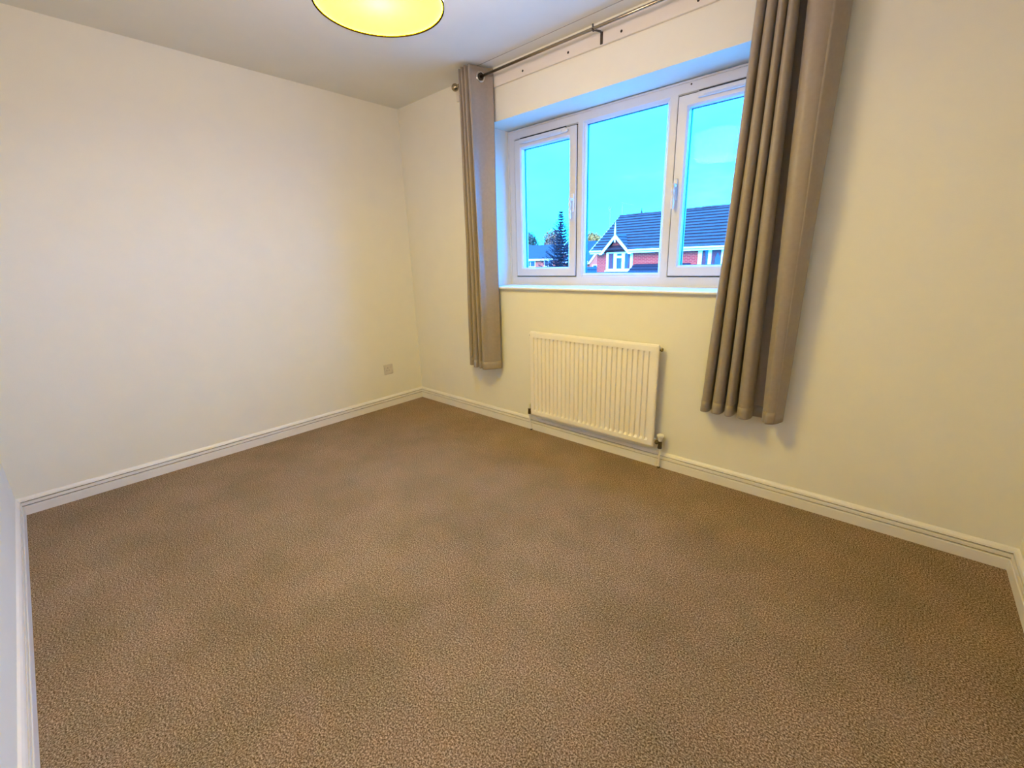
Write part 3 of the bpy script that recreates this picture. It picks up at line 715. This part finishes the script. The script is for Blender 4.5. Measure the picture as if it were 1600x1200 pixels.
# spruce
def spruce(x, y, htop, label):
    t = thing('spruce_tree', label, 'tree', loc=(x, y, GZ)); Ht = htop - GZ; rnd = random.Random(5)
    bm = bmesh.new(); tube(bm, [(0, 0, 0), (0, 0, Ht * .5), (0, 0, Ht)], [.13, .08, .012], 8); obj('trunk', bm, M_bark, t)
    bm = bmesh.new()
    def blade(p, d, L, wd):
        s = d.cross(Vector((rnd.uniform(-1, 1), rnd.uniform(-1, 1), rnd.uniform(-.3, 1)))).normalized() * wd
        bm.faces.new([bm.verts.new(q) for q in (p - s, p + d * L * .6 + s * .9, p + d * L, p + d * L * .5 - s)])
    z = .5
    while z < Ht - .1:
        f = 1 - z / Ht; R0 = .03 + 2.75 * f ** .95
        nb = 9 if f > .15 else 6
        a0 = rnd.uniform(0, 6)
        for k in range(nb):
            a = a0 + 2 * PI * k / nb + rnd.uniform(-.3, .3); R1 = R0 * rnd.uniform(.55, 1.15)
            o_ = Vector((math.cos(a), math.sin(a), 0)); n = max(4, int(R1 / .10))
            for q in range(n + 1):
                s_ = q / n; p = o_ * R1 * s_ + Vector((0, 0, z + R1 * (.75 * s_ * s_ - .35 * s_)))
                for _ in range(7 if s_ < .7 else 4):
                    d = (o_ * rnd.uniform(.2, 1.0) + Vector((rnd.uniform(-.8, .8), rnd.uniform(-.8, .8), rnd.uniform(-.35, .6)))).normalized()
                    blade(p, d, rnd.uniform(.16, .32) * (1.15 - .4 * s_) * (.45 + .7 * f), rnd.uniform(.015, .035))
            tube(bm, [(0, 0, z), o_ * R1 * .5 + Vector((0, 0, z + R1 * .01)), o_ * R1 + Vector((0, 0, z + R1 * .40))], [.03, .02, .008], 4, cap=False)
        z += rnd.uniform(.22, .34) * (.55 + .7 * f)
    tag(obj('foliage', bm, M_spruce, t), kind='stuff')
    return t
spruce(-18.3, 27.8, 5.0, 'dark blue-green spruce with upturned branches, seen through the left pane')

def broadleaf(x, y, top, rad_, m, label, sq=1.0, n=6000, seed=1):
    t = thing('broadleaf_tree', label, 'tree', 'trees beyond the houses', loc=(x, y, GZ)); rnd = random.Random(seed)
    Ht = top - GZ
    bm = bmesh.new(); tube(bm, [(0, 0, 0), (0, 0, Ht * .45), (.2, 0, Ht * .7)], [.35, .28, .12], 8)
    for k in range(5):
        a = k * 1.3; tube(bm, [(0, 0, Ht * .4), (math.cos(a) * rad_ * .35, math.sin(a) * rad_ * .35, Ht * .62), (math.cos(a) * rad_ * .6, math.sin(a) * rad_ * .6, Ht * .78)], [.16, .1, .04], 5)
    obj('trunk', bm, M_bark, t)
    bm = bmesh.new(); lobes = []
    for k in range(9):
        a = rnd.uniform(0, 2 * PI); r = rnd.uniform(0, .6) * rad_
        lobes.append((Vector((math.cos(a) * r, math.sin(a) * r, Ht - rad_ * sq * rnd.uniform(.45, 1.3))), rad_ * rnd.uniform(.35, .55)))
    lobes.append((Vector((0, 0, Ht - rad_ * .45 * sq)), rad_ * .45))
    for i in range(n):
        c0, r = lobes[i % len(lobes)]
        d = Vector((rnd.gauss(0, 1), rnd.gauss(0, 1), rnd.gauss(0, 1))).normalized()
        p = c0 + Vector((d.x, d.y, d.z * sq)) * r * rnd.uniform(.6, 1.08)
        u = Vector((rnd.gauss(0, 1), rnd.gauss(0, 1), rnd.gauss(0, 1))).normalized(); v = u.cross(d).normalized(); s_ = rnd.uniform(.12, .26) * rad_ / 3.2
        bm.faces.new([bm.verts.new(q) for q in (p - u * s_, p + v * s_ * .6, p + u * s_, p - v * s_ * .6)])
    tag(obj('crown', bm, m, t), kind='stuff')
    return t
broadleaf(-70.8, 87.2, 7.9, 3.8, M_leafb, 'blue-green tree behind the pale far house, nearest the left frame', seed=3)
broadleaf(-66.2, 91.2, 8.7, 5.2, M_leafg, 'brownish tree behind the pale far house, left of the spruce', seed=4)
broadleaf(-61.0, 101.5, 7.6, 4.4, M_leafg, 'brownish tree beyond the roofs, just behind the spruce', seed=5)
broadleaf(-47.4, 80.0, 6.3, 3.2, M_leafy, 'yellow autumn tree at the left of the middle pane', seed=6)
broadleaf(-45.6, 86.8, 6.2, 3.3, M_leafy, 'yellow autumn tree touching the red house roof slope', seed=8)
broadleaf(-54.5, 85.5, 5.6, 3.2, M_leafg, 'brownish tree beside the yellow tree, mostly behind the window mullion', seed=9)
broadleaf(9.5, 62.0, 5.6, 3.4, M_leafg, 'brownish tree far off to the right, behind the right curtain', seed=11)
# clipped hedge closing the view at the end of the gardens
bm = bmesh.new(); rnd = random.Random(2)
for i in range(10000):
    p = Vector((rnd.uniform(-95, 70), 0, GZ + rnd.uniform(0, 2.2))); p.y = 112 + p.x * .05 + rnd.uniform(-.5, .5)
    u = Vector((rnd.gauss(0, 1), rnd.gauss(0, .4), rnd.gauss(0, 1))).normalized() * .55; v = Vector((-u.z, 0, u.x)) * .6
    bm.faces.new([bm.verts.new(q) for q in (p - u, p + v, p + u, p - v)])
tag(obj('hedge', bm, M_leafb), 'long low hedge at the far end of the gardens', 'hedge', kind='stuff')
